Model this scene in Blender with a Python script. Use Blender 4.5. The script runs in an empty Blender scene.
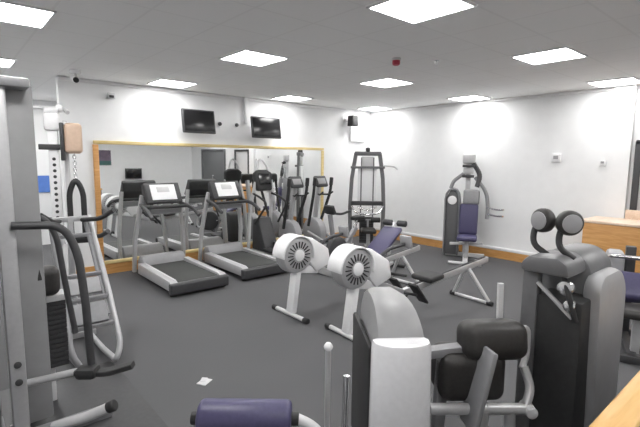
import bpy, bmesh, math, random
from mathutils import Vector, Matrix
V = Vector
PI = math.pi
SC = bpy.context.scene
COL = SC.collection
random.seed(4)

# ------------------------------------------------------------------ camera, world, exposure
FPX, PITCH, YAW, ROLL = 437.6, .12115, .7163, .0094
cam = bpy.data.cameras.new('camera')
cam.sensor_width = 36.0
cam.lens = FPX / 640 * 36.0
cam.clip_start = .02
co = bpy.data.objects.new('camera', cam)
COL.objects.link(co)
_f = V((math.sin(YAW) * math.cos(PITCH), math.cos(YAW) * math.cos(PITCH), -math.sin(PITCH)))
_r = V((math.cos(YAW), -math.sin(YAW), 0))
_u = _r.cross(_f)
_r2 = _r * math.cos(ROLL) + _u * math.sin(ROLL)
_u2 = _r2.cross(_f)
m = Matrix((_r2, _u2, -_f)).transposed().to_4x4()
m.translation = V((0, 0, 1.882))
co.matrix_world = m
SC.camera = co
w = bpy.data.worlds.new('world')
SC.world = w
w.use_nodes = True
w.node_tree.nodes['Background'].inputs[0].default_value = (.9, .95, 1, 1)
w.node_tree.nodes['Background'].inputs[1].default_value = .05
vs = SC.view_settings
vs.view_transform = 'Standard'
vs.look = 'None'
vs.gamma = 1
vs.use_curve_mapping = False
vs.exposure = 0.47
PANEL_POWER = 23.0
SC.cycles.max_bounces = 10
SC.cycles.diffuse_bounces = 6
SC.cycles.use_denoising = True


# ------------------------------------------------------------------ materials
def mat(name, col, rough=.5, metal=0.0, var=.06, scale=30.0, bump=0.0, spec=.5, coat=0.0):
    mt = bpy.data.materials.new(name)
    mt.use_nodes = True
    nt = mt.node_tree
    bs = nt.nodes['Principled BSDF']
    bs.inputs['Roughness'].default_value = rough
    bs.inputs['Metallic'].default_value = metal
    bs.inputs['Specular IOR Level'].default_value = spec
    bs.inputs['Coat Weight'].default_value = coat
    tc = nt.nodes.new('ShaderNodeTexCoord')
    nz = nt.nodes.new('ShaderNodeTexNoise')
    nz.inputs['Scale'].default_value = scale
    nz.inputs['Detail'].default_value = 4
    nt.links.new(tc.outputs['Object'], nz.inputs['Vector'])
    rp = nt.nodes.new('ShaderNodeValToRGB')
    rp.color_ramp.elements[0].position = .3
    rp.color_ramp.elements[1].position = .7
    rp.color_ramp.elements[0].color = tuple(c * (1 - var) for c in col) + (1,)
    rp.color_ramp.elements[1].color = tuple(min(1, c * (1 + var)) for c in col) + (1,)
    nt.links.new(nz.outputs['Fac'], rp.inputs['Fac'])
    nt.links.new(rp.outputs['Color'], bs.inputs['Base Color'])
    if bump:
        bp = nt.nodes.new('ShaderNodeBump')
        bp.inputs['Strength'].default_value = bump
        bp.inputs['Distance'].default_value = .003
        nt.links.new(nz.outputs['Fac'], bp.inputs['Height'])
        nt.links.new(bp.outputs['Normal'], bs.inputs['Normal'])
    return mt


def wood(name, c1, c2, stretch, rough=.4):
    mt = mat(name, c1, rough)
    nt = mt.node_tree
    rp = next(n for n in nt.nodes if n.type == 'VALTORGB')
    nz = next(n for n in nt.nodes if n.type == 'TEX_NOISE')
    tc = next(n for n in nt.nodes if n.type == 'TEX_COORD')
    mp = nt.nodes.new('ShaderNodeMapping')
    mp.inputs['Scale'].default_value = stretch
    nt.links.new(tc.outputs['Object'], mp.inputs['Vector'])
    nt.links.new(mp.outputs['Vector'], nz.inputs['Vector'])
    nz.inputs['Scale'].default_value = 3
    nz.inputs['Distortion'].default_value = 1.2
    rp.color_ramp.elements[0].color = c1 + (1,)
    rp.color_ramp.elements[1].color = c2 + (1,)
    return mt


def emit(name, col, strength):
    mt = bpy.data.materials.new(name)
    mt.use_nodes = True
    bs = mt.node_tree.nodes['Principled BSDF']
    bs.inputs['Base Color'].default_value = (.8, .8, .8, 1)
    bs.inputs['Emission Color'].default_value = col + (1,)
    bs.inputs['Emission Strength'].default_value = strength
    return mt


def tiles(name, c1, c2, size, gap, rough):
    mt = mat(name, c1, rough, bump=.2, scale=120)
    nt = mt.node_tree
    bs = nt.nodes['Principled BSDF']
    tc = next(n for n in nt.nodes if n.type == 'TEX_COORD')
    br = nt.nodes.new('ShaderNodeTexBrick')
    br.offset = 0
    br.inputs['Scale'].default_value = 1
    br.inputs['Brick Width'].default_value = size
    br.inputs['Row Height'].default_value = size
    br.inputs['Mortar Size'].default_value = gap
    br.inputs['Color1'].default_value = c1 + (1,)
    br.inputs['Color2'].default_value = c1 + (1,)
    br.inputs['Mortar'].default_value = c2 + (1,)
    mp = nt.nodes.new('ShaderNodeMapping')
    mp.inputs['Location'].default_value = (-.2, -.1, 0)
    nt.links.new(tc.outputs['Object'], mp.inputs['Vector'])
    nt.links.new(mp.outputs['Vector'], br.inputs['Vector'])
    nt.links.new(br.outputs['Color'], bs.inputs['Base Color'])
    return mt


WALL = mat('wall_paint', (.83, .835, .84), .7, var=.015, scale=6, bump=.05)
CEIL = tiles('ceiling_tile', (.955, .955, .955), (.9, .9, .9), .6, .012, .9)
FLOOR = mat('rubber_floor', (.097, .097, .101), .75, var=.16, scale=160, bump=.15, spec=.25)
OAK = wood('oak', (.52, .25, .075), (.66, .36, .13), (1, 1, 9))
OAKX = wood('oak_rail', (.6, .35, .12), (.74, .47, .2), (1, 9, 9), .35)
OAKP = wood('pale_oak', (.74, .56, .42), (.82, .66, .53), (1, 9, 9), .35)
FRAMEW = wood('mirror_frame_wood', (.66, .5, .2), (.76, .62, .32), (1, 9, 9), .4)
SILVER = mat('silver_paint', (.46, .46, .47), .38, .25, var=.04)
GREY = mat('grey_paint', (.24, .24, .25), .42, .1, var=.05)
DGREY = mat('dark_grey_paint', (.14, .14, .145), .42, .1, var=.05)
MID2 = mat('cover_grey', (.27, .27, .275), .45, var=.04, scale=12)
MID = mat('mid_grey_plastic', (.33, .33, .34), .45, var=.04, scale=12)
SHROUD = mat('grey_shroud', (.3, .3, .305), .42, var=.04, scale=10)
LIGHT = mat('light_grey_plastic', (.58, .58, .59), .35, var=.03)
WHITE = mat('white_plastic', (.82, .82, .83), .3, var=.02, coat=.3)
GLOSS = mat('glossy_white_cover', (.78, .78, .8), .2, .05, var=.03, coat=.5)
DARK = mat('charcoal_plastic', (.045, .045, .048), .5, var=.1)
BLACK = mat('black_rubber', (.024, .024, .025), .6, var=.15)
BELT = mat('treadmill_belt', (.05, .052, .05), .7, var=.12, scale=90)
PLATE = mat('weight_plate', (.05, .05, .053), .45, .3, var=.1)
CHROME = mat('chrome', (.75, .75, .76), .18, 1.0, var=.02)
LEATHER = mat('black_vinyl', (.03, .028, .027), .5, var=.15, bump=.15, scale=60)
INDIGO = mat('indigo_vinyl', (.062, .056, .125), .42, var=.1, bump=.1, scale=60)
BEIGE = mat('beige_vinyl', (.6, .44, .33), .5, var=.05)
SCREEN = mat('tv_screen', (.012, .012, .013), .18, var=.05)
MIRROR = mat('mirror_glass', (.9, .91, .905), .015, 1.0, var=.002)
BLUE = mat('blue_print', (.1, .22, .62), .6, var=.06, scale=8)
PLUM = mat('plum_print', (.16, .12, .17), .6, var=.2, scale=6)
TEAL = mat('teal_print', (.05, .13, .12), .6, var=.2, scale=6)
RED = mat('red_plastic', (.4, .03, .06), .4, var=.05)
DOORG = mat('grey_door_paint', (.13, .135, .14), .45, var=.04)
LAMP = emit('lamp_diffuser', (1, .99, .975), PANEL_POWER)
LAMP_SOFT = emit('lamp_diffuser_soft', (1, .99, .975), PANEL_POWER * .68)


# ------------------------------------------------------------------ mesh helpers
def frame(d):
    d = d.normalized()
    a = V((0, 0, 1)) if abs(d.z) < .9 else V((1, 0, 0))
    s = d.cross(a).normalized()
    return s, s.cross(d)


def rot(x=0, y=0, z=0):
    return Matrix.Rotation(math.radians(z), 4, 'Z') @ Matrix.Rotation(math.radians(y), 4, 'Y') @ Matrix.Rotation(math.radians(x), 4, 'X')


class B:
    def warp(s, fn):
        for v in s.bm.verts:
            v.co = V(fn(*v.co))
        return s

    def __init__(s):
        s.bm = bmesh.new()

    def _merge(s, t):
        me = bpy.data.meshes.new('t')
        t.to_mesh(me)
        t.free()
        s.bm.from_mesh(me)
        bpy.data.meshes.remove(me)
        return s

    def box(s, c, sz, r=None, bev=.008, seg=2):
        t = bmesh.new()
        bmesh.ops.create_cube(t, size=1)
        bmesh.ops.scale(t, vec=sz, verts=t.verts)
        bev = min(bev, min(sz) * .49)
        if bev > 0:
            bmesh.ops.bevel(t, geom=t.edges[:], offset=bev, segments=seg, profile=.5, affect='EDGES')
        bmesh.ops.transform(t, matrix=Matrix.Translation(c) @ (r or Matrix()), verts=t.verts)
        return s._merge(t)

    def pad(s, c, sz, r=None, bev=None):
        return s.box(c, sz, r, bev if bev else min(sz) * .42, 5)

    def bar(s, a, b, w, h, bev=.006):
        a, b = V(a), V(b)
        d = b - a
        sx, up = frame(d)
        M = Matrix((sx, d.normalized(), up)).transposed().to_4x4()
        return s.box((a + b) / 2, (w, d.length, h), M, bev)

    def sweep(s, pts, prof, closed=False, cap=True):
        n = len(pts)
        rings = []
        pn = None
        for i, p in enumerate(pts):
            a = pts[i - 1] if (i > 0 or closed) else None
            b = pts[(i + 1) % n] if (i < n - 1 or closed) else None
            d = ((p - a).normalized() if a is not None else V()) + ((b - p).normalized() if b is not None else V())
            if d.length < 1e-6:
                d = V((0, 0, 1))
            d.normalize()
            if pn is None:
                pn = frame(d)[0]
            pn = (pn - d * pn.dot(d))
            if pn.length < 1e-6:
                pn = frame(d)[0]
            pn.normalize()
            bn = pn.cross(d)
            rings.append([s.bm.verts.new(p + pn * x + bn * y) for x, y in prof])
        k = len(prof)
        for i in range(n if closed else n - 1):
            A, C = rings[i], rings[(i + 1) % n]
            for j in range(k):
                try:
                    s.bm.faces.new((A[j], A[(j + 1) % k], C[(j + 1) % k], C[j]))
                except ValueError:
                    pass
        if cap and not closed:
            s.bm.faces.new(rings[0][::-1])
            s.bm.faces.new(rings[-1])
        return s

    def tube(s, pts, r, rnd=.06, seg=12, closed=False):
        pts = smooth([V(p) for p in pts], rnd, closed)
        return s.sweep(pts, [(r * math.cos(2 * PI * i / seg), r * math.sin(2 * PI * i / seg)) for i in range(seg)], closed)

    def flat(s, pts, w, h, rnd=.06):
        pts = smooth([V(p) for p in pts], rnd, False)
        a, b = w / 2, h / 2
        c = min(a, b) * .3
        return s.sweep(pts, [(a, b - c), (a - c, b), (-a + c, b), (-a, b - c), (-a, -b + c), (-a + c, -b), (a - c, -b), (a, -b + c)])

    def lathe(s, prof, o, axis, seg=32):
        o, axis = V(o), V(axis).normalized()
        sx, up = frame(axis)
        rings = []
        for r, h in prof:
            rings.append([s.bm.verts.new(o + axis * h + (sx * math.cos(2 * PI * i / seg) + up * math.sin(2 * PI * i / seg)) * max(r, 1e-4)) for i in range(seg)])
        for A, C in zip(rings, rings[1:]):
            for j in range(seg):
                s.bm.faces.new((A[j], A[(j + 1) % seg], C[(j + 1) % seg], C[j]))
        s.bm.faces.new(rings[0][::-1])
        s.bm.faces.new(rings[-1])
        return s

    def cyl(s, a, b, r, r2=None, bev=.006, seg=24):
        a, b = V(a), V(b)
        L = (b - a).length
        r2 = r if r2 is None else r2
        e = min(bev, r * .4, r2 * .4, L * .4)
        return s.lathe([(r - e, 0), (r - e * .3, e * .3), (r, e), (r2, L - e), (r2 - e * .3, L - e * .3), (r2 - e, L)], a, b - a, seg)

    def roll(s, a, b, r, e=.03, seg=32):
        a, b = V(a), V(b)
        L = (b - a).length
        pr = [(r - e + e * math.sin(k * PI / 8), e - e * math.cos(k * PI / 8)) for k in range(5)]
        return s.lathe(pr + [(x, L - h) for x, h in pr[::-1]], a, b - a, seg)

    def prism(s, pts, o, u, v, depth, bev=.006):
        t = bmesh.new()
        o, u, v = V(o), V(u).normalized(), V(v).normalized()
        n = u.cross(v)
        A = [t.verts.new(o + u * x + v * y - n * depth / 2) for x, y in pts]
        f = t.faces.new(A)
        ex = bmesh.ops.extrude_face_region(t, geom=[f])
        bmesh.ops.translate(t, vec=n * depth, verts=[g for g in ex['geom'] if isinstance(g, bmesh.types.BMVert)])
        bmesh.ops.recalc_face_normals(t, faces=t.faces[:])
        if bev > 0:
            eds = [e for e in t.edges if len(e.link_faces) == 2 and e.calc_face_angle(0) > .6]
            bmesh.ops.bevel(t, geom=eds, offset=bev, segments=2, profile=.5, affect='EDGES')
        return s._merge(t)

    def strip(s, prof, o, u, v, width, thick):
        """band following a 2D path (list of (x, y)) in plane u,v, with `width` along u x v and `thick` across"""
        o, u, v = V(o), V(u).normalized(), V(v).normalized()
        P = [V((x, y)) for x, y in prof]
        inn = []
        for i, p in enumerate(P):
            a = P[max(i - 1, 0)]
            b = P[min(i + 1, len(P) - 1)]
            d = (b - a).normalized()
            inn.append(p + V((d.y, -d.x)) * thick)
        return s.prism([tuple(p) for p in P] + [tuple(p) for p in inn[::-1]], o, u, v, width, min(.015, thick * .4))

    def out(s, name, material, parent=None, label=None, kind=None, loc=None, rz=0):
        bmesh.ops.recalc_face_normals(s.bm, faces=s.bm.faces[:])
        me = bpy.data.meshes.new(name)
        s.bm.to_mesh(me)
        s.bm.free()
        me.polygons.foreach_set('use_smooth', [True] * len(me.polygons))
        me.set_sharp_from_angle(angle=math.radians(38))
        me.materials.append(material)
        o = bpy.data.objects.new(name, me)
        COL.objects.link(o)
        if parent:
            o.parent = parent
        if label:
            o['label'] = label
        if kind:
            o['kind'] = kind
        if loc:
            o.location = loc
        o.rotation_euler.z = rz
        return o


def smooth(P, rnd, closed):
    if rnd <= 0:
        return P
    out = []
    n = len(P)
    for i, p in enumerate(P):
        if not closed and i in (0, n - 1):
            out.append(p)
            continue
        a, b = P[i - 1], P[(i + 1) % n]
        da, db = a - p, b - p
        if da.length < 1e-6 or db.length < 1e-6 or da.angle(db, PI) > 3.0:
            out.append(p)
            continue
        k = min(rnd, da.length * .48, db.length * .48)
        A, C = p + da.normalized() * k, p + db.normalized() * k
        for t in range(6):
            t /= 5
            out.append(A * (1 - t) ** 2 + p * 2 * t * (1 - t) + C * t * t)
    return out


def tag(o, label, cat, group=None):
    o['label'] = label
    o['category'] = cat
    if group:
        o['group'] = group
    return o


def T(name, label, cat, loc=(0, 0, 0), rz=0, group=None):
    o = bpy.data.objects.new(name, None)
    o.empty_display_size = .1
    COL.objects.link(o)
    o.location = loc
    o.rotation_euler.z = rz
    return tag(o, label, cat, group)


def dup(r, loc, label, rz=None):
    def cp(o, par):
        c = o.copy()
        COL.objects.link(c)
        c.parent = par
        for ch in kids[o.name]:
            cp(ch, c)
        return c
    kids = {}
    for o in COL.objects:
        kids.setdefault(o.name, [])
        if o.parent:
            kids.setdefault(o.parent.name, []).append(o)
    n = cp(r, None)
    n.location = loc
    if rz is not None:
        n.rotation_euler.z = rz
    n['label'] = label
    return n


def S(name, b, m, label=None):
    o = b.out(name, m, kind='structure')
    if label:
        o['label'] = label
    return o


# ------------------------------------------------------------------ room shell
XW, YW, H = 8.21, 7.57, 3.083       # right wall, mirror wall, ceiling height
XL, YR, YD = -1.9, -2.7, 11.0       # left wall, wall behind, end wall of the side room
XO = 1.43                           # left end of the mirror wall


def slab(a, b):
    a, b = V(a), V(b)
    return B().box((a + b) / 2, tuple(b - a), bev=0)


S('floor', slab((XL - .1, YR - .1, -.1), (XW + .1, YD + .1, 0)), FLOOR, 'dark grey rubber gym floor')
S('ceiling', slab((XL - .1, YR - .1, H), (XW + .1, YD + .1, H + .1)), CEIL, 'suspended ceiling of pale square tiles')
S('wall_back', slab((XO, YW, 0), (XW + .1, YW + .15, H)), WALL, 'white wall behind the mirror')
S('wall_right', slab((XW, YR, 0), (XW + .1, YW, H)), WALL, 'white wall on the right')
S('wall_left', slab((XL - .1, YR, 0), (XL, YD, H)), WALL)
S('wall_rear', slab((XL, YR - .1, 0), (XW, YR, H)), WALL)
S('wall_far', slab((XL, YD, 0), (XW, YD + .1, H)), WALL, 'white end wall of the side room')
S('wall_pier', slab((XW - .09, 2.02, 0), (XW, 2.3, H)), WALL, 'slim white pier on the right wall')
S('baseboard_back', slab((XO, YW - .02, 0), (XW, YW, .16)), OAK, 'oak baseboard under the mirror')
S('baseboard_right', slab((XW - .02, 2.3, 0), (XW, YW - .02, .155)), OAK, 'oak baseboard along the right wall')
S('trim_1', B().box((XW - .012, 4.9, .188), (.024, 5.2, .06), bev=.006), WHITE, 'white cable duct above the right baseboard')
S('trim_2', B().box((4.62, YW - .03, 2.83), (.075, .06, .5), bev=.005), WHITE, 'white vertical duct on the mirror wall')
S('trim_3', B().box((7.75, YW - .03, 2.36), (.5, .06, .05), bev=.005).box((7.52, YW - .03, 2.55), (.05, .06, .36), bev=.005), WHITE, 'white duct elbow near the corner')
S('trim_4', B().box((XO + .006, YW - .02, H - .08), (.03, .05, .16), bev=.004).box(((XO + XW) / 2, YW - .015, H - .03), (XW - XO, .03, .05), bev=.004), WHITE)
S('trim_5', B().box((XW - .015, 4.9, H - .03), (.03, 5.2, .05), bev=.004), WHITE)
# doors in the right wall, seen in the mirror and at the right edge
d1 = B().box((XW - .02, -.72, 1.1), (.05, 1.7, 2.2), bev=.004)
d1 = S('door_1', d1, DOORG, 'grey double door on the right wall')
B().box((XW - .03, -.72, 2.24), (.08, 1.9, .08)).box((XW - .03, .19, 1.1), (.08, .08, 2.2)).box((XW - .03, -1.63, 1.1), (.08, .08, 2.2)).out('door_frame', DOORG, d1)
B().tube([(XW - .05, -.62, 1.0), (XW - .1, -.62, 1.0), (XW - .1, -.62, 1.25), (XW - .05, -.62, 1.25)], .012, .03).out('door_handle', CHROME, d1)
d2 = S('door_2', B().box((XW - .02, 1.47, 1.08), (.04, .84, 2.16), bev=.004), LIGHT, 'door with a dark frame beyond the reception desk')
B().box((XW - .03, 1.47, 2.2), (.08, .98, .07)).box((XW - .03, 1.92, 1.1), (.08, .09, 2.24)).box((XW - .03, 1.02, 1.1), (.08, .08, 2.24)).out('door_frame', DARK, d2)

# ------------------------------------------------------------------ ceiling lights
SP = 2.4
LX, LY = 2.93, 2.19
names = {
    (0, 0): 'square ceiling light largest and nearest, top centre of the view',
    (0, 1): 'square ceiling light left of centre, above the treadmills',
    (0, 2): 'square ceiling light nearest the left end of the mirror',
    (1, 0): 'square ceiling light top right, nearer than the one at the right edge',
    (1, 1): 'square ceiling light behind the red detector',
    (1, 2): 'square ceiling light just in front of the right-hand television',
    (2, 0): 'square ceiling light cut by the right edge near the pier',
    (2, 1): 'square ceiling light near the middle of the right wall top',
    (2, 2): 'square ceiling light closest to the room corner by the speaker',
    (-1, 1): 'square ceiling light cut by the top left corner of the view',
    (-1, 2): 'square ceiling light low at the left edge above the grey column',
}
lamp0 = soft = None
for i in range(-2, 3):
    for j in range(-2, 3):
        p = (LX + SP * i, LY + SP * j, H)
        if not (XL + .4 < p[0] < XW - .35 and YR + .4 < p[1]):
            continue
        lb = names.get((i, j), 'square ceiling light behind the camera')
        if lamp0 is None:
            t = T('ceiling_light', lb, 'ceiling light', p, 0, 'square ceiling lights')
            b = B()
            for sx in (-1, 1):
                b.box((sx * .293, 0, -.006), (.02, .606, .02), bev=.003).box((0, sx * .293, -.006), (.606, .02, .02), bev=.003)
            b.out('frame', WHITE, t)
            B().box((0, 0, -.002), (.568, .568, .012), bev=0).out('diffuser', LAMP, t)
            soft = next(c for c in COL.objects if c.parent == t and c.name == 'diffuser').data.copy()
            soft.materials[0] = LAMP_SOFT
            lamp0 = t
        else:
            q = dup(lamp0, p, lb)
            if i == 2 or j == 2:        # emission lowered along the two walls to tame hotspots on them
                for ch in COL.objects:
                    if ch.parent == q and ch.name.startswith('diffuser'):
                        ch.data = soft
dup(lamp0, (.53, LY + SP * 3, H), 'square ceiling light in the side room behind the grey column')
dup(lamp0, (-1.2, LY + SP * 3, H), 'added square light brightening the side room at the far left')  # added lamp, lifts the dim side room
dup(lamp0, (.53, LY + SP * 3 + 1.2, H), 'added square light brightening the side room nearest its end wall')  # off-grid lamp added to whiten the end wall
dup(lamp0, (2.93, LY + SP * 3 + .3, H), 'extra square light for the side room, unseen behind the mirror wall')  # extra unseen lamp, helps light the side room

# ------------------------------------------------------------------ mirror
mx0, mx1, mz0, mz1 = 1.89, 6.63, .16, 2.13
t = T('wall_mirror', 'long oak-framed mirror on the white back wall', 'mirror', ((mx0 + mx1) / 2, YW, 0))
hw = (mx1 - mx0) / 2
B().box((0, -.012, (mz0 + mz1) / 2), (hw * 2 - .04, .016, mz1 - mz0 - .04), bev=0).out('mirror_glass', MIRROR, t)
B().box((0, -.022, mz1), (hw * 2 + .06, .04, .055), bev=.006).out('frame_rail', FRAMEW, t)
B().box((0, -.022, mz0 + .035), (hw * 2 + .06, .04, .055), bev=.006).out('frame_rail', FRAMEW, t)
B().box((-hw, -.022, (mz0 + mz1) / 2), (.08, .041, mz1 - mz0 - .07), bev=.006).out('frame_stile', OAK, t)
B().box((hw, -.022, (mz0 + mz1) / 2), (.06, .041, mz1 - mz0 - .07), bev=.006).out('frame_stile', FRAMEW, t)


# ------------------------------------------------------------------ things on the walls and ceiling
def tv(x0, x1, z0, z1, label, rz=0):
    t = T('television', label, 'television', ((x0 + x1) / 2, YW, (z0 + z1) / 2), 0, 'televisions above the mirror')
    ww, hh = x1 - x0, z1 - z0
    R = rot(x=-8, z=rz)
    B().box((0, -.27, 0), (ww, .05, hh), R, .012).out('casing', DARK, t)
    B().box(R @ V((0, -.026, .005)) + V((0, -.27, 0)), (ww - .05, .006, hh - .06), R, .001).out('screen', SCREEN, t)
    B().bar((0, -.25, .02), (0, -.02, .05), .05, .05).box((0, -.012, .05), (.2, .024, .2)).out('wall_bracket', DARK, t)
    return t


tv(3.2, 3.83, 2.33, 2.74, 'black flat television on the left above the mirror', 4)
tv(4.6, 5.26, 2.3, 2.71, 'black flat television on the right above the mirror', -2)
for x, lb in ((4.05, 'small dark round sensor beside the left television'), (4.41, 'small dark round sensor beside the white vertical duct')):
    t = T('wall_sensor', lb, 'sensor', (x, YW, 2.54), 0, 'sensors between the televisions')
    B().cyl((0, 0, 0), (0, -.025, 0), .05).out('back_plate', WHITE, t)
    B().lathe([(.036, 0), (.036, .02), (.03, .035), (.015, .043), (.001, .045)], (0, -.025, 0), (0, -1, 0)).out('dome', DARK, t)
t = T('loudspeaker', 'small black loudspeaker high on the wall near the corner', 'speaker', (7.42, YW, 2.8))
B().prism([(-.1, -.12), (.1, -.12), (.085, .12), (-.085, .12)], (0, -.19, 0), (1, 0, 0), (0, 0, 1), .17, .012).out('cabinet', BLACK, t)
B().lathe([(.07, 0), (.072, .006), (.05, .012), (.03, .006), (.001, .01)], (0, -.275, -.03), (0, -1, 0)).out('cone', DARK, t)
B().box((-.12, -.012, 0), (.12, .024, .26)).bar((-.06, -.02, 0), (0, -.1, 0), .03, .03).out('wall_bracket', WHITE, t)
t = T('dome_camera', 'white ceiling camera with a dark lens over the left of the mirror', 'camera', (1.52, 6.9, H))
B().cyl((0, 0, 0), (0, 0, -.05), .07).bar((0, 0, -.05), (0, 0, -.09), .04, .04).out('mount', WHITE, t)
B().cyl((.0, .07, -.1), (-.02, -.11, -.15), .045).out('camera_body', WHITE, t)
B().cyl((-.02, -.105, -.148), (-.023, -.135, -.157), .036).out('lens', BLACK, t)
t = T('smoke_detector', 'red and white detector on the ceiling centre', 'detector', (4.16, 3.44, H))
B().cyl((0, 0, 0), (0, 0, -.03), .055).out('base', LIGHT, t)
B().lathe([(.045, 0), (.047, .03), (.04, .05), (.02, .058), (.001, .06)], (0, 0, -.03), (0, 0, -1)).out('cap', RED, t)
t = T('sprinkler_head', 'tiny chrome sprinkler in the ceiling right of the red detector', 'sprinkler', (4.62, 3.2, H))
B().cyl((0, 0, 0), (0, 0, -.008), .035).cyl((0, 0, -.008), (0, 0, -.035), .01).cyl((0, 0, -.035), (0, 0, -.04), .02).out('head', CHROME, t)
t = T('motion_sensor', 'small grey motion sensor at the top of the mirror wall left end', 'sensor', (2.15, YW, 2.86))
B().prism([(-.06, -.04), (.06, -.04), (.05, .05), (-.05, .05)], (0, -.035, 0), (1, 0, 0), (0, 0, 1), .07, .01).out('housing', LIGHT, t)
B().box((0, -.072, -.01), (.07, .01, .04)).out('lens', DARK, t)
for y, z, sz, lb in ((3.12, 1.96, .15, 'larger grey thermostat box on the right wall'), (2.4, 1.88, .09, 'small grey call point box on the right wall near the pier')):
    t = T('wall_box', lb, 'switch', (XW, y, z), 0, 'boxes on the right wall')
    B().box((-.02, 0, 0), (.04, sz, sz), bev=.008).out('housing', WHITE, t)
    B().box((-.042, 0, .01), (.008, sz * .55, sz * .4), bev=.002).out('face', MID, t)
# notices
t = T('poster', 'blue notice on the side room wall at the left', 'poster', (1.66, YD, 1.33))
B().box((0, -.008, 0), (.3, .012, .4), bev=.002).out('board', WHITE, t)
B().box((.03, -.016, -.01), (.22, .006, .36), bev=0).out('print', BLUE, t)
t = T('poster', 'dark plum notice seen reflected in the mirror at upper left', 'poster', (4.7, YR, 1.9))
B().box((0, .01, 0), (.62, .02, .62), bev=.003).out('board', WHITE, t)
B().box((0, .023, .08), (.54, .006, .4), bev=0).out('print', PLUM, t)
B().box((0, .023, -.2), (.54, .006, .16), bev=0).out('print', TEAL, t)
t = T('television', 'black television on the rear wall seen small in the mirror', 'television', (5.75, YR, 1.3))
B().box((0, .1, 0), (.62, .06, .4), bev=.012).out('casing', DARK, t)
B().box((0, .132, 0), (.56, .006, .34), bev=.001).out('screen', SCREEN, t)
B().box((0, .035, 0), (.2, .07, .2)).out('wall_bracket', DARK, t)

# ------------------------------------------------------------------ reception desk and railing
t = T('reception_desk', 'oak-clad reception desk against the right wall', 'desk', (7.4, 0, 0))
for y0, y1 in ((1.55, 2.36), (.7, 1.54)):
    B().box((.015, (y0 + y1) / 2, .52), (.03, y1 - y0, .92), bev=.004).out('front_panel', OAK, t)
B().box((.33, 2.345, .5), (.6, .03, .94), bev=.004).out('end_panel', OAK, t)
B().box((.06, 1.5, .03), (.03, 1.6, .06), bev=.003).out('plinth', DARK, t)
B().box((.33, 1.53, 1.0), (.7, 1.74, .04), bev=.008).out('worktop', OAKP, t)
B().box((.69, 1.4, 1.09), (.025, 1.2, .14), bev=.006).out('upstand', OAKP, t)
t = T('handrail', 'blond wooden rail on a low dark partition at lower right', 'railing', (2.6, .41, 0))
B().box((0, 0, .93), (2.4, .115, .05), bev=.012, seg=3).out('rail_cap', OAKX, t)
B().box((0, .0, .455), (2.36, .06, .9), bev=.004).out('partition_panel', DARK, t)


# ------------------------------------------------------------------ treadmills
def treadmill(loc, label):
    t = T('treadmill', label, 'treadmill', loc, 0, 'treadmills facing the mirror')
    B().box((0, .82, .165), (.63, 1.42, .05), bev=.008).out('running_belt', BELT, t)
    for s in (-1, 1):
        B().prism([(.04, .07), (1.36, .07), (1.36, .235), (.1, .21), (.04, .18)], (s * .37, 0, 0), (0, 1, 0), (0, 0, 1), .11, .012).out('side_rail', SILVER, t)
        B().box((s * .335, .72, .222), (.035, 1.2, .012), rot(x=1.1), .003).out('rail_strip', LIGHT, t)
    B().box((0, .05, .11), (.88, .12, .16), bev=.03, seg=4).out('rear_cap', DARK, t)
    B().box((0, .75, .075), (.7, 1.35, .06)).out('deck_frame', DARK, t)
    B().prism([(1.3, .05), (1.6, .05), (1.6, .2), (1.5, .33), (1.36, .33), (1.3, .23)], (0, 0, 0), (0, 1, 0), (0, 0, 1), .7, .025).out('motor_hood', MID, t)
    for s in (-1, 1):
        B().flat([(s * .415, 1.56, .06), (s * .4, 1.5, .6), (s * .3, 1.4, 1.3)], .075, .055, .2).out('upright', SILVER, t)
        B().flat([(s * .32, 1.42, 1.16), (s * .37, 1.0, 1.1), (s * .37, .8, 1.0)], .05, .05, .12).out('handrail', DARK, t)
        B().roll((s * .42, .1, .02), (s * .34, .1, .02), .02, .006, 16).out('foot', BLACK, t)
    c = B().prism([(1.2, 1.2), (1.26, 1.16), (1.44, 1.3), (1.46, 1.46), (1.38, 1.5)], (0, 0, 0), (0, 1, 0), (0, 0, 1), .58, .02).out('console', DARK, t)
    q = rot(x=59)
    B().box((0, 1.282, 1.352), (.4, .27, .012), q, .004).out('display_panel', WHITE, c)
    B().box((0, 1.305, 1.395), (.2, .1, .016), q, .004).out('display_screen', LIGHT, c)
    for s in (-1, 1):
        B().box((s * .24, 1.282, 1.352), (.07, .26, .014), q, .005).out('cup_holder', DARK, c)
    B().tube([(-.36, 1.22, 1.12), (-.3, 1.12, 1.13), (.3, 1.12, 1.13), (.36, 1.22, 1.12)], .026, .08).out('crossbar', BLACK, t)
    B().box((0, 1.2, 1.06), (.5, .05, .1), rot(x=20), .02).out('lower_tray', GREY, t)
    return t


treadmill((2.70, 5.64, 0), 'left treadmill of the pair facing the mirror, with white console')
dup(COL.objects['treadmill'], (3.88, 5.72, 0), 'right treadmill of the pair facing the mirror, nearer the cross-trainers')


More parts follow.
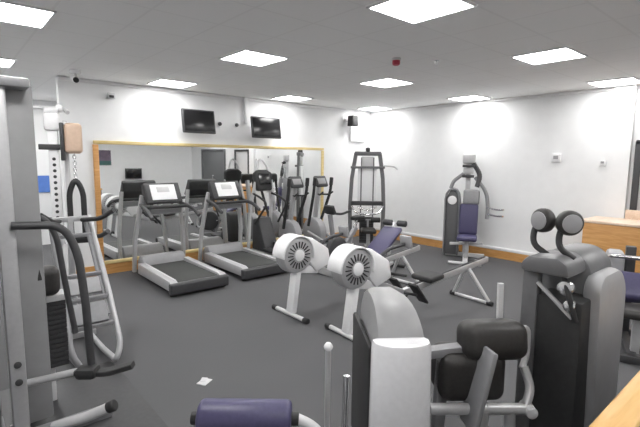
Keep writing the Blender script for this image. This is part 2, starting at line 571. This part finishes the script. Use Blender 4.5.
# ------------------------------------------------------------------ rowers
def rower(loc, rz, label):
    t = T('rowing_machine', label, 'rowing machine', loc, rz, 'white rowing machines')
    # local x runs from the flywheel to the rear foot
    fc = V((.06, 0, .76))
    B().cyl(fc + V((0, -.1, 0)), fc + V((0, .1, 0)), .225, bev=.05, seg=40).out('flywheel_cage', SILVER, t)
    for s in (-1, 1):
        b = B()
        for k in range(20):
            a = 2 * PI * k / 20
            d = V((math.cos(a), 0, math.sin(a)))
            b.bar(fc + d * .09 + V((0, s * .1, 0)), fc + d * .165 + V((0, s * .1, 0)), .022, .012, .002)
        b.out('vent_slots', BLACK, t)
        B().cyl(fc + V((0, s * .1, 0)), fc + V((0, s * .118, 0)), .07).out('hub_cap', WHITE, t)
    arc = [(.238 * math.cos(math.radians(a)), .238 * math.sin(math.radians(a))) for a in range(185, -16, -10)]
    B().strip(arc, fc, (1, 0, 0), (0, 0, 1), .235, .02).out('top_cover', WHITE, t)
    B().prism([(.2, .7), (.16, .9), (.28, .95), (.56, .78), (.6, .58), (.36, .5)], (0, 0, 0), (1, 0, 0), (0, 0, 1), .16, .03).out('chain_housing', WHITE, t)
    B().bar((.1, 0, .6), (.02, 0, .04), .13, .08, .02).bar((.06, 0, .58), (.42, 0, .52), .1, .1, .02).out('front_leg', WHITE, t)
    B().tube([(.0, -.3, .03), (.0, .3, .03)], .026, 0).out('front_foot', LIGHT, t)
    for s in (-1, 1):
        B().roll((0, s * .27, .03), (0, s * .345, .03), .035, .01, 20).out('foot_cap', BLACK, t)
    B().bar((.4, 0, .53), (.86, 0, .34), .06, .09, .01).bar((.84, 0, .345), (2.55, 0, .53), .06, .08, .01).out('seat_rail', SILVER, t)
    B().bar((.95, 0, .4), (2.5, 0, .57), .03, .02).out('rail_track', DARK, t)
    B().pad((1.3, 0, .475), (.27, .32, .07), rot(y=-6), .03).out('seat', BLACK, t)
    for s in (-1, 1):
        B().box((.95, s * .16, .36), (.32, .14, .03), rot(y=50), .01).out('footplate', BLACK, t)
        B().tube([(.86, s * .02, .35), (.93, s * .16, .34)], .018, 0).out('footplate_strut', DARK, t)
        B().tube([(2.1, s * .03, .46), (2.22, s * .28, .04)], .024, 0).out('rear_leg', LIGHT, t)
        B().roll((2.22, s * .25, .03), (2.22, s * .33, .03), .033, .01, 20).out('foot_cap', BLACK, t)
    B().tube([(2.22, -.27, .03), (2.22, .27, .03)], .022, 0).out('rear_foot', LIGHT, t)
    B().tube([(.46, 0, .82), (.62, 0, .9), (.86, 0, .92)], .02, .1).out('monitor_arm', DARK, t)
    B().box((.89, 0, .95), (.04, .17, .15), rot(y=-12), .015).out('monitor', MID, t)
    B().tube([(.68, -.22, .62), (.59, 0, .62), (.68, .22, .62)], .016, .1).out('pull_handle', BLACK, t)
    return t


rower((3.1, 4.1, 0), 0, 'white rowing machine farther from the camera, nearest the right treadmill')
dup(COL.objects['rowing_machine'], (3.17, 3.2, 0), 'white rowing machine nearer the camera, behind the grey domed weight tower', math.radians(-4.6))


# ------------------------------------------------------------------ cross trainers and stepper along the mirror
def cross_trainer(loc, rz, label):
    t = T('cross_trainer', label, 'cross trainer', loc, rz, 'cross-trainers by the mirror')
    B().bar((0, -.75, .06), (0, .55, .06), .12, .08).out('base_frame', SILVER, t)
    for y in (-.75, .55):
        B().tube([(-.25, y, .035), (.25, y, .035)], .034, 0).out('foot', DARK, t)
    B().cyl((-.09, .28, .42), (.09, .28, .42), .3, bev=.05, seg=36).out('flywheel_cover', MID, t)
    B().flat([(0, .3, .5), (0, .22, 1.0), (0, .14, 1.42)], .09, .07, .2).out('upright', SILVER, t)
    c = B().box((0, .1, 1.46), (.3, .07, .24), rot(x=-28), .03, 3).out('console', DARK, t)
    B().box((0, .064, 1.47), (.2, .008, .12), rot(x=-28), .002).out('display_screen', MID2, c)
    for s in (-1, 1):
        B().tube([(s * .15, .3, .55), (s * .2, .12, 1.05), (s * .22, .05, 1.25), (s * .22, .02, 1.5)], .03, .12).out('moving_handle', BLACK, t)
        B().roll((s * .22, .035, 1.38), (s * .22, .015, 1.54), .038, .012, 16).out('grip', BLACK, t)
        B().flat([(s * .16, .3, .42), (s * .17, -.3, .26), (s * .17, -.62, .3)], .05, .06, .1).out('pedal_arm', SILVER, t)
        B().box((s * .17, -.35, .325), (.14, .36, .04), rot(x=6 * s), .012).out('pedal', BLACK, t)
        B().tube([(s * .03, .14, 1.2), (s * .12, -.02, 1.2), (s * .13, -.12, 1.26)], .017, .05).out('fixed_handle', BLACK, t)
    return t


cross_trainer((5.17, 6.55, 0), 0, 'grey cross-trainer with dark poles, left of the two by the mirror end')
dup(COL.objects['cross_trainer'], (5.8, 6.55, 0), 'grey cross-trainer at the right end of the mirror', 0)

t = T('stair_climber', 'black-topped stepper between the treadmills and the cross-trainers', 'stepper', (4.38, 6.55, 0), math.radians(150))
# hand controls up at chest height, console low, two steps
t.location = (4.63, 6.75, 0)
t.rotation_euler.z = 0
B().box((0, .0, .1), (.48, .9, .14), bev=.03).out('base', MID, t)
B().prism([(-.1, .17), (.4, .17), (.36, .75), (.18, .8)], (0, 0, 0), (0, 1, 0), (0, 0, 1), .3, .03).out('body_shell', DARK, t)
for s in (-1, 1):
    B().flat([(s * .24, .38, .1), (s * .24, .3, 1.0), (s * .15, .22, 1.5)], .06, .05, .2).out('upright', LIGHT, t)
    B().tube([(s * .2, .26, 1.25), (s * .22, .0, 1.2), (s * .22, -.25, 1.1), (s * .26, .1, .7)], .02, .12).out('handrail', BLACK, t)
    B().box((s * .12, -.22, .28 + .05 * s), (.18, .34, .05), bev=.015).bar((s * .12, -.06, .28 + .05 * s), (s * .12, .2, .3), .04, .04).out('step', BLACK, t)
c = B().prism([(-.16, 0), (.16, 0), (.2, .34), (.1, .4), (-.1, .4), (-.2, .34)], (0, .18, 1.3), (1, 0, 0), (0, .25, 1), .1, .03).out('console', BLACK, t)
B().box((0, .17, 1.52), (.24, .008, .2), rot(x=-14), .002).out('display_screen', SCREEN, c)
B().tube([(-.1, .26, 1.66), (-.07, .28, 1.86), (0, .28, 1.9), (.1, .27, 1.78), (.14, .26, 1.66)], .018, .04).out('top_loop', LIGHT, t)

# exercise bike, near the corner tower
t = T('exercise_bike', 'dark upright exercise bike left of the corner cable tower', 'exercise bike', (5.2, 5.28, 0), math.radians(95))
B().bar((0, -.5, .05), (0, .5, .05), .09, .07).out('base_frame', GREY, t)
for y in (-.5, .5):
    B().tube([(-.25, y, .035), (.25, y, .035)], .033, 0).out('foot', BLACK, t)
B().cyl((-.06, .25, .38), (.06, .25, .38), .24, bev=.04, seg=36).out('flywheel_cover', DARK, t)
B().bar((0, .2, .3), (0, -.25, .72), .07, .07).bar((0, .1, .1), (0, -.1, .55), .07, .07).out('frame', GREY, t)
B().bar((0, -.2, .6), (0, -.26, .86), .045, .045).out('seat_post', CHROME, t)
B().prism([(-.04, .14), (.04, .14), (.11, -.1), (.08, -.14), (-.08, -.14), (-.11, -.1)], (0, -.27, .89), (1, 0, 0), (0, 1, 0), .07, .025).out('saddle', BLACK, t)
B().bar((0, .32, .5), (0, .42, 1.0), .06, .06).out('handlebar_post', GREY, t)
B().tube([(-.2, .16, 1.06), (-.2, .36, 1.02), (.2, .36, 1.02), (.2, .16, 1.06)], .02, .08).out('handlebar', BLACK, t)
B().box((0, .42, 1.08), (.2, .06, .16), rot(x=-25), .02).out('console', BLACK, t)
for s in (-1, 1):
    B().bar((s * .075, .1, .38), (s * .075, .02 - .1 * s, .26 + .12 * s), .02, .03).out('crank', CHROME, t)
    B().box((s * .13, .02 - .1 * s, .26 + .12 * s), (.1, .09, .025)).out('pedal', BLACK, t)

# indigo abdominal bench
t = T('exercise_bench', 'indigo padded incline bench between the rowers and the back corner', 'bench', (5.64, 4.84, 0), math.radians(-75))
B().pad((0, .02, .52), (.36, .86, .08), rot(x=24), .035).out('pad', INDIGO, t)
B().bar((0, -.35, .07), (0, .4, .07), .06, .06).bar((0, .25, .08), (0, .3, .6), .05, .05).bar((0, -.25, .08), (0, -.28, .36), .05, .05).out('frame', LIGHT, t)
for y in (-.35, .4):
    B().tube([(-.24, y, .035), (.24, y, .035)], .028, 0).out('foot', BLACK, t)
B().bar((0, .3, .58), (0, .47, .78), .045, .045).tube([(-.2, .47, .78), (.2, .47, .78)], .016, 0).out('roller_post', LIGHT, t)
for s in (-1, 1):
    B().roll((s * .05, .47, .78), (s * .22, .47, .78), .055, .02).out('foot_roller', DARK, t)


# ------------------------------------------------------------------ generic weight stack
def stack(t, x, y, z0, n, w, d, th=.035):
    b = B()
    for k in range(n):
        b.box((x, y, z0 + th * (k + .5)), (w, d, th * .9), bev=.004)
    b.out('weight_stack', PLATE, t)


# cable tower in the corner
t = T('cable_tower', 'tall silver cable machine with a weight stack standing in the corner', 'cable machine', (6.9, 6.4, 0), math.radians(-42))
for s in (-1, 1):
    B().flat([(s * .34, 0, .05), (s * .36, 0, .9), (s * .33, 0, 1.5), (s * .25, 0, 2.04)], .055, .08, .3).out('upright', DGREY, t)
    B().cyl((s * .13, .0, .12), (s * .13, .0, 1.95), .014).out('guide_rod', DGREY, t)
    B().box((s * .3, -.3, .04), (.08, .8, .08)).out('base_foot', SILVER, t)
B().box((0, 0, 2.03), (.56, .1, .09), bev=.02).out('top_beam', DGREY, t)
B().cyl((-.03, 0, 2.1), (.03, 0, 2.1), .06).box((0, 0, 2.09), (.09, .05, .12)).out('top_pulley', DARK, t)
B().box((0, .03, 1.86), (.26, .06, .22), bev=.02).out('pulley_cover', LIGHT, t)
B().bar((-.36, -.05, 1.74), (.36, -.05, 1.74), .05, .05).out('crossbar', DGREY, t)
B().tube([(.34, -.05, 1.78), (.55, -.1, 1.76), (.62, -.12, 1.7)], .015, .04).out('side_arm', LIGHT, t)
B().box((0, .03, 1.35), (.4, .04, .78), bev=.015).out('centre_cover', WHITE, t)
B().bar((-.34, -.06, .98), (.34, -.06, .98), .08, .09).out('lower_beam', DARK, t)
B().tube([(-.33, -.08, .92), (-.26, -.26, .8), (0, -.34, .76), (.26, -.26, .8), (.33, -.08, .92)], .02, .14).out('grab_bar', CHROME, t)
B().tube([(-.2, -.1, .9), (0, -.26, .84), (.2, -.1, .9)], .016, .1).out('pull_handle', CHROME, t)
stack(t, 0, 0, .12, 16, .3, .1)
B().box((0, -.5, .46), (.3, .36, .09), bev=.035, seg=4).out('seat', LEATHER, t)
B().bar((0, -.5, .05), (0, -.5, .43), .07, .07).bar((0, -.65, .04), (0, 0, .04), .08, .07).out('seat_post', SILVER, t)
for s in (-1, 1):
    B().roll((s * .06, -.34, .66), (s * .26, -.34, .66), .055, .02).out('thigh_roller', BLACK, t)
B().bar((0, -.34, .45), (0, -.34, .66), .04, .04).tube([(-.2, -.34, .66), (.2, -.34, .66)], .014, 0).out('roller_post', GREY, t)

# press machine against the right wall
t = T('chest_press', 'silver seated machine with an indigo back pad against the right wall', 'weight machine', (7.74, 4.5, 0), math.radians(-62))
# local: x to the right of the view, y away from the camera
arch = [(-.15, 0), (-.15, 1.1), (-.13, 1.22), (-.08, 1.3), (0, 1.33), (.08, 1.3), (.13, 1.22), (.15, 1.1), (.15, 0)]
B().strip(arch, (-.3, .1, .04), (1, 0, 0), (0, 0, 1), .3, .035).out('stack_housing', GREY, t)
B().prism([(-.11, 0), (.11, 0), (.11, 1.12), (.05, 1.26), (-.05, 1.26), (-.11, 1.12)], (-.3, .1, .05), (1, 0, 0), (0, 0, 1), .2, .005).out('stack_cover', DGREY, t)
B().cyl((-.3, -.06, 1.13), (-.3, -.02, 1.13), .085).out('badge', WHITE, t)
B().bar((-.03, .12, .06), (-.03, .12, 2.0), .09, .09).out('column', LIGHT, t)
B().box((-.03, .1, 1.94), (.24, .16, .2), bev=.04, seg=3).box((-.03, .06, 1.7), (.2, .1, .12), bev=.02).out('head_cover', LIGHT, t)
for z in (1.8, 1.6):
    B().box((-.03, .03, z), (.22, .1, .05)).out('pivot_block', DARK, t)
B().flat([(.05, .08, 1.86), (.2, .02, 1.62), (.14, -.02, 1.4)], .08, .07, .15).out('cam_link', DARK, t)
B().tube([(-.1, .05, 1.66), (-.3, .02, 1.5), (-.34, .02, 1.36)], .035, .1).out('cable_guide', GREY, t)
B().tube([(.1, .05, 1.58), (.32, -.02, 1.32), (.36, -.06, 1.0), (.35, -.1, .8)], .036, .2).out('press_arm', GREY, t)
for z in (1.02, .9):
    B().tube([(.34, -.08, z), (.5, -.25, z - .02), (.62, -.42, z)], .018, .08).out('handle', CHROME, t)
B().pad((.02, -.1, .78), (.34, .13, .6), rot(x=-8), .05).out('back_pad', INDIGO, t)
B().pad((.05, -.05, 1.2), (.3, .11, .3), rot(x=-8), .05).out('head_pad', GREY, t)
B().pad((.02, -.38, .46), (.36, .4, .09), None, .04).out('seat', INDIGO, t)
B().bar((.02, -.38, .06), (.02, -.38, .42), .08, .08).out('seat_post', SILVER, t)
B().bar((-.02, .2, .04), (.02, -.7, .04), .09, .07).bar((-.4, .1, .04), (.34, .1, .04), .08, .07).out('base_frame', LIGHT, t)
B().bar((-.3, -.2, .3), (.3, -.2, .34), .05, .05).out('lower_crossbar', LIGHT, t)
B().tube([(-.28, -.7, .035), (.3, -.7, .035)], .03, 0).out('front_foot', LIGHT, t)

# ------------------------------------------------------------------ left side machines
# chin and dip tower
t = T('dip_station', 'tall white perforated chin and dip tower left of the mirror', 'dip station', (1.0, 5.72, 0), math.radians(-14))
b = B().box((0, 0, 1.2), (.1, .1, 2.36), bev=.01)
b.out('post', WHITE, t)
b = B()
for k in range(24):
    b.cyl((0, -.045, .35 + k * .066), (0, -.054, .35 + k * .066), .018, bev=.001, seg=14)
b.out('adjustment_holes', DARK, t)
B().box((.12, .03, 1.2), (.05, .06, 2.2), bev=.01).out('rear_post', LIGHT, t)
B().tube([(-.42, .0, 2.43), (.12, .0, 2.43), (.16, -.1, 2.38)], .022, .05).box((.0, 0, 2.38), (.14, .14, .08)).out('pull_up_bar', LIGHT, t)
B().cyl((.05, -.02, 2.43), (.11, -.02, 2.43), .045).out('top_pulley', WHITE, t)
B().box((0, -.02, 2.28), (.16, .12, .2), bev=.03).out('top_cover', WHITE, t)
B().box((.09, -.05, 2.06), (.04, .16, .42), bev=.012).bar((-.14, -.04, 2.0), (.08, -.04, 2.0), .06, .06).out('pad_bracket', DARK, t)
B().pad((.2, -.08, 2.1), (.18, .1, .34), None, .045).out('pad', BEIGE, t)
b = B()
for k in range(9):
    z = 1.93 - k * .035
    b.tube([V((.2, -.08, z)) + V(q) for q in (((-.014, 0, .02), (.014, 0, .02), (.014, 0, -.02), (-.014, 0, -.02)) if k % 2 else ((0, -.014, .02), (0, .014, .02), (0, .014, -.02), (0, -.014, -.02)))], .005, .012, 6, True)
b.out('chain', CHROME, t)
B().tube([(.13, -.1, .98), (.13, -.1, 1.5), (.2, -.1, 1.66), (.27, -.1, 1.5), (.27, -.1, .98)], .03, .12).out('strap_loop', BLACK, t)
B().box((.2, -.1, .96), (.24, .12, .1), bev=.03).out('carriage', BLACK, t)
for s in (-1, 1):
    B().tube([(.1 + s * .1, -.06, .98), (.2 + s * .22, -.3, 1.0), (.24 + s * .26, -.46, 1.08)], .024, .08).out('dip_arm', DARK, t)
B().bar((0, .2, .04), (0, -.5, .04), .09, .07).bar((-.35, .2, .04), (.35, .2, .04), .08, .07).bar((-.3, -.5, .04), (.3, -.5, .04), .08, .07).out('base_frame', LIGHT, t)
B().flat([(.06, -.1, .9), (.06, -.3, .5), (.06, -.42, .07)], .05, .06, .1).out('brace', LIGHT, t)

o = B().box((0, 0, .004), (.95, 1.5, .008), bev=.003).out('dark_floor_sheet', DARK, loc=(.62, 3.45, 0))  # thin sheet, darker than the floor around it
tag(o, 'thin dark sheet on the floor under the grey gym column and press arm', 'mat')

# incline frame with rungs
t = T('leg_press', 'grey inclined press frame with side rails behind the black handles at left', 'weight machine', (.95, 4.36, 0), 0)
for s, nm in ((-1, 'side_rail'), (1, 'side_rail')):
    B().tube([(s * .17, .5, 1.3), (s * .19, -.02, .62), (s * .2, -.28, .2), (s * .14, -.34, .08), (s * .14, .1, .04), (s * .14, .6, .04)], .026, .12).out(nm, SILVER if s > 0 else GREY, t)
    B().tube([(s * .13, .46, 1.24), (s * .15, -.12, .45)], .02, 0).out('guide_rod', GREY, t)
for k, (y, z) in enumerate(((.38, 1.13), (.12, .79), (-.03, .6), (-.17, .38))):
    B().bar((-.18, y, z), (.18, y, z), .05, .035).out('rung', GREY, t)
B().box((0, .05, .7), (.26, .04, .16), rot(x=-38), .01).out('carriage_plate', MID, t)
B().box((0, -.1, .48), (.28, .05, .2), rot(x=-38), .01).out('foot_plate', GREY, t)
for s in (-1, 1):
    B().tube([(s * .1, .46, 1.27), (s * .2, .2, 1.3), (s * .3, .12, 1.38)], .022, .08).out('handle', BLACK, t)
B().bar((-.2, .6, .05), (.2, .6, .05), .06, .06).bar((-.17, .5, 1.28), (.17, .5, 1.28), .05, .05).bar((0, .6, .06), (0, .5, 1.28), .06, .05).out('frame', SILVER, t)

# multi gym column at left edge with press arm
t = T('multi_gym', 'tall grey gym column at the left edge with black press arm and pedal', 'weight machine', (.27, 3.4, 0), 0)
B().box((.03, -.02, 1.16), (.09, .1, 2.32), bev=.012).out('front_post', SILVER, t)
B().box((.13, .08, 1.2), (.2, .08, 2.3), bev=.012).out('side_cover', MID2, t)
B().box((-.32, .1, 1.15), (.5, .2, 2.2), bev=.02).out('stack_cover', DGREY, t)
B().box((-.2, .05, 2.34), (.8, .32, .06), bev=.015).out('top_plate', GREY, t)
for z in (.42, .54):
    B().cyl((.03, -.066, z), (.03, -.085, z), .022).out('bolt', DARK, t)
B().box((.06, -.1, .035), (1.0, .1, .07)).box((-.3, .1, .035), (.5, .3, .07)).out('base', GREY, t)
pz = .38
B().tube([(.03, 0, .37), (.36, -.2, .44)], .026, 0).out('lever_tube', SILVER, t)
B().flat([(.34, -.19, .44), (.5, -.32, .43), (.64, -.42, .48)], .07, .035, .06).box((.4, -.24, .44), (.14, .12, .08), rot(z=-38), .03).out('foot_pedal', BLACK, t)
B().tube([(.05, -.085, 1.455), (.33, -.12, 1.44), (.4, -.16, 1.25), (.42, -.2, .9), (.43, -.22, .47)], .026, .14).out('press_arm', DARK, t)
B().tube([(.08, .2, 1.47), (.26, .16, 1.48), (.33, .14, 1.34), (.37, .1, .9), (.4, .06, .62)], .02, .08).out('press_arm', DARK, t)
B().tube([(.2, .08, 1.44), (.2, .06, 1.05)], .024, 0).out('hand_grip', BLACK, t)
B().pad((.26, .3, .98), (.2, .16, .22), None, .06).out('chest_pad', LEATHER, t)
stack(t, .27, .36, .3, 14, .24, .14, .037)
B().box((.27, .36, .84), (.26, .16, .05)).out('stack_cap', LIGHT, t)
B().bar((.27, .36, .02), (.27, .36, .31), .06, .06).bar((.27, .4, .04), (0, .05, .04), .07, .06).out('stack_stand', LIGHT, t)
B().tube([(.2, -.1, .05), (.38, -.24, .12), (.5, -.34, .19)], .035, .05).out('stabiliser_foot', LIGHT, t)
B().roll((.49, -.332, .185), (.53, -.364, .208), .04, .01, 20).out('foot_cap', BLACK, t)

# ------------------------------------------------------------------ foreground domed tower with seat
RZ = math.radians(-36.7)
t = T('leg_extension', 'weight machine with a grey domed tower and glossy white lower cover, front centre', 'weight machine', (1.73, 1.34, 0), RZ)
# local x: right in the view, y: away from the camera; front face of the tower at y = 0
dome = [(0, .1), (0, .3), (0, .5), (0, .7), (0, .85)] + [(.32 - .32 * math.cos(k * PI / 16), .85 + .25 * math.sin(k * PI / 16)) for k in range(1, 9)] + [(.45, 1.09), (.58, 1.04), (.66, .95), (.7, .84), (.7, .1)]
B().prism(dome, (.015, .0, 0), (0, 1, 0), (0, 0, 1), .3, .07).warp(lambda x, y, z: (x * (1 - .42 * max(0, min(1, y / .6)) ** .8) - .05 * max(0, y) , y, z + .03 * max(0, min(1, (z - .85) / .2)))).out('tower_dome', SHROUD, t)
low = [(-.03, .05), (-.03, .8), (-.02, .92), (.0, .985), (.03, .97), (.02, .9), (.02, .05)]
plan = [(.155, .05)] + [(.15 * math.cos(PI * k / 12), -.01 - .085 * math.sin(PI * k / 12)) for k in range(13)] + [(-.155, .05)]
B().prism(plan[::-1], (0, 0, .51), (1, 0, 0), (0, 1, 0), .93, .03).warp(lambda x, y, z: (x * (1.1 - .1 * z), y - .03 * max(0, .9 - z), z)).out('front_cover', GLOSS, t)
B().box((-.14, .36, .5), (.03, .56, .8), bev=.02).out('side_panel', BLACK, t)
B().box((.155, .36, .5), (.03, .56, .8), bev=.02).out('side_panel', GREY, t)
B().box((.3, .25, .035), (.9, .4, .07), bev=.01).out('base_frame', GREY, t)
B().bar((.14, .12, .84), (.42, .12, .87), .07, .05).out('link_arm', GREY, t)
B().bar((.27, .12, .85), (.27, .2, .05), .06, .06).out('link_post', SILVER, t)
B().pad((.535, .12, .915), (.36, .2, .21), rot(x=-10), .07).out('back_pad', LEATHER, t, 'black upper cushion')
B().pad((.42, .16, .72), (.36, .26, .27), None, .06).out('seat', LEATHER, t, 'black lower cushion')
B().bar((.46, .0, .92), (.36, -.03, .5), .19, .03, .012).out('support_plate', GREY, t)
B().tube([(.16, .0, .59), (.45, .0, .58), (.72, .0, .57)], .03, .05).tube([(.68, 0, .57), (.74, .05, .66), (.72, .1, .76)], .024, .05).out('frame_tube', SILVER, t)
B().cyl((.7, -.05, .57), (.7, .05, .57), .03).out('pivot_knob', LIGHT, t)
B().tube([(.45, 0, .58), (.45, .05, .05)], .035, 0).tube([(.6, 0, .57), (.64, .05, .05)], .03, 0).out('seat_post', SILVER, t)
B().flat([(.62, .2, .84), (.62, .22, 1.2)], .03, .03, 0).out('adjustment_lever', LIGHT, t)
B().tube([(.66, .14, .93), (.75, .14, .98), (.76, .15, .8), (.72, .12, .74)], .018, .05).out('hand_grip', LIGHT, t)

# leg curl with the indigo roller, bottom of the view
t = T('leg_curl', 'leg curl bench with a thick indigo roller at the bottom of the view', 'weight machine', (.98, 1.64, 0), math.radians(-41))
# local x: right in view
B().roll((-.215, .02, .69), (.215, .02, .69), .085, .025, 40).out('roller_pad', INDIGO, t)
B().cyl((-.25, .02, .69), (.25, .02, .69), .03).out('roller_shaft', BLACK, t)
B().tube([(.24, .02, .69), (.31, .0, .67), (.42, -.06, .58), (.44, -.06, .1)], .025, .05).out('roller_arm', LIGHT, t)
B().bar((.44, -.06, .04), (-.3, -.06, .04), .08, .07).bar((-.3, -.3, .04), (-.3, .3, .04), .08, .07).bar((.44, -.3, .04), (.44, .22, .04), .08, .07).bar((.36, .18, .04), (.54, .18, .04), .06, .05).bar((.44, .04, .04), (.54, .04, .04), .05, .05).out('base_frame', GREY, t)
B().tube([(.38, .18, .05), (.385, .18, .96)], .014, 0).out('guide_post', SILVER, t)
B().lathe([(.001, -.023), (.012, -.02), (.02, -.009), (.023, 0), (.02, .009), (.012, .02), (.001, .023)], (.385, .18, .97), (0, 0, 1), 20).out('post_knob', WHITE, t)
B().tube([(.46, .2, .05), (.48, .22, .8)], .016, 0).out('guide_rod', CHROME, t)
B().tube([(.5, .04, .05), (.48, .06, .6)], .014, 0).out('guide_rod', CHROME, t)

# ------------------------------------------------------------------ weight tower on the right with round pads
t = T('shoulder_machine', 'tall grey arched weight tower with two round pads at the right', 'weight machine', (2.45, .745, 0), 0)
# local x: away (+X), y: leftwards in the view
yo, zt, rr = .31, 1.39, .14


def ushape(w, z, r):
    p = [(0, 0)]
    for k in range(9):
        a = PI - k * PI / 16
        p.append((r + r * math.cos(a), z - r + r * math.sin(a)))
    for k in range(9):
        a = PI / 2 - k * PI / 16
        p.append((w - r + r * math.cos(a), z - r + r * math.sin(a)))
    p.append((w, 0))
    return p


slabp = [(.26, .06), (.66, .06), (.64, 1.08)] + [(.64 - .2 + .2 * math.cos(k * PI / 16), 1.08 + .2 * math.sin(k * PI / 16)) for k in range(1, 9)] + [(.26 + .1 * math.cos(PI / 2 + k * PI / 16), 1.18 + .1 * math.sin(PI / 2 + k * PI / 16)) for k in range(0, 9)]
B().prism(slabp, (0, .02, 0), (1, 0, 0), (0, 0, 1), .1, .035).out('side_shroud', MID, t)
B().prism(ushape(.3, 1.385, .13), (.4, .04, 0), (0, 1, 0), (0, 0, 1), .36, .03).out('rear_shroud', DGREY, t)
B().box((.14, .14, .6), (.2, .24, 1.1), bev=.012).out('stack_cover', BLACK, t)
B().bar((.06, .29, .05), (.06, .29, 1.3), .09, .07, .015).out('front_post', DGREY, t)
B().prism([(.03, 0), (.29, 0), (.29, .05), (.25, .09), (.1, .1), (.05, .07)], (.13, .04, 1.28), (0, 1, 0), (0, 0, 1), .3, .02).out('top_cover', DGREY, t)
B().bar((.03, .25, 1.22), (.03, .06, 1.06), .02, .02, .004).out('diagonal_link', SILVER, t)
B().cyl((.0, .1, 1.22), (.05, .1, 1.22), .04).out('pulley', CHROME, t)
B().cyl((.0, .075, 1.13), (.05, .075, 1.13), .03).out('pulley', CHROME, t)
B().tube([(.03, .12, 1.29), (.0, .08, 1.2), (.02, .04, 1.05)], .014, .05).out('cable', BLACK, t)
for y in (.305, .165):
    B().tube([(.13, y - .06, 1.36), (.12, y + .02, 1.41), (.16, y + .04, 1.48), (.16, y + .01, 1.55)], .017, .05).out('pad_bracket', BLACK, t)
    c = V((.165, y - .008, 1.55))
    ax = V((-.94, .33, 0)) if y > .2 else V((-.75, -.66, 0))
    B().roll(c - ax * .035, c + ax * .035, .07, .025).out('round_pad', LEATHER, t)
    B().cyl(c + ax * .034, c + ax * .042, .052).out('pad_face', MID, t)
B().box((.36, .165, .03), (.66, .33, .06), bev=.01).out('base', GREY, t)

# machine glimpsed between the tower and the rail
t = T('arm_curl_machine', 'dark weight machine with an indigo pad glimpsed at the right edge', 'weight machine', (5.3, 1.2, 0), math.radians(-70))
B().bar((0, .25, .05), (0, .25, 1.0), .09, .09).bar((0, .3, .04), (0, -.5, .04), .08, .07).bar((-.3, -.5, .04), (.3, -.5, .04), .08, .07).bar((-.3, .3, .04), (.3, .3, .04), .08, .07).out('frame', DARK, t)
B().box((-.14, .2, .5), (.16, .26, .9), bev=.04).out('stack_cover', MID, t)
B().pad((.03, -.02, .62), (.42, .16, .3), rot(x=-35), .05).out('arm_pad', INDIGO, t)
B().pad((.03, -.35, .46), (.34, .32, .09), None, .04).out('seat', LEATHER, t)
B().bar((.03, -.35, .06), (.03, -.35, .42), .07, .07).out('seat_post', SILVER, t)
B().bar((.03, .24, .5), (.03, -.02, .56), .05, .05).out('pad_arm', SILVER, t)
B().tube([(-.2, .1, .9), (-.2, -.15, .95), (.2, -.15, .95), (.2, .1, .9), (-.2, .1, .9)], .02, .06).out('curl_handle', CHROME, t)

# scrap on the floor
o = B().box((0, 0, .004), (.11, .085, .006), bev=.002).box((.02, .02, .009), (.07, .05, .004), rot(z=20, x=4), .001).out('paper_scrap', LIGHT, loc=(1.58, 3.29, 0), rz=.5)
tag(o, 'small pale paper scrap lying on the dark floor', 'paper')
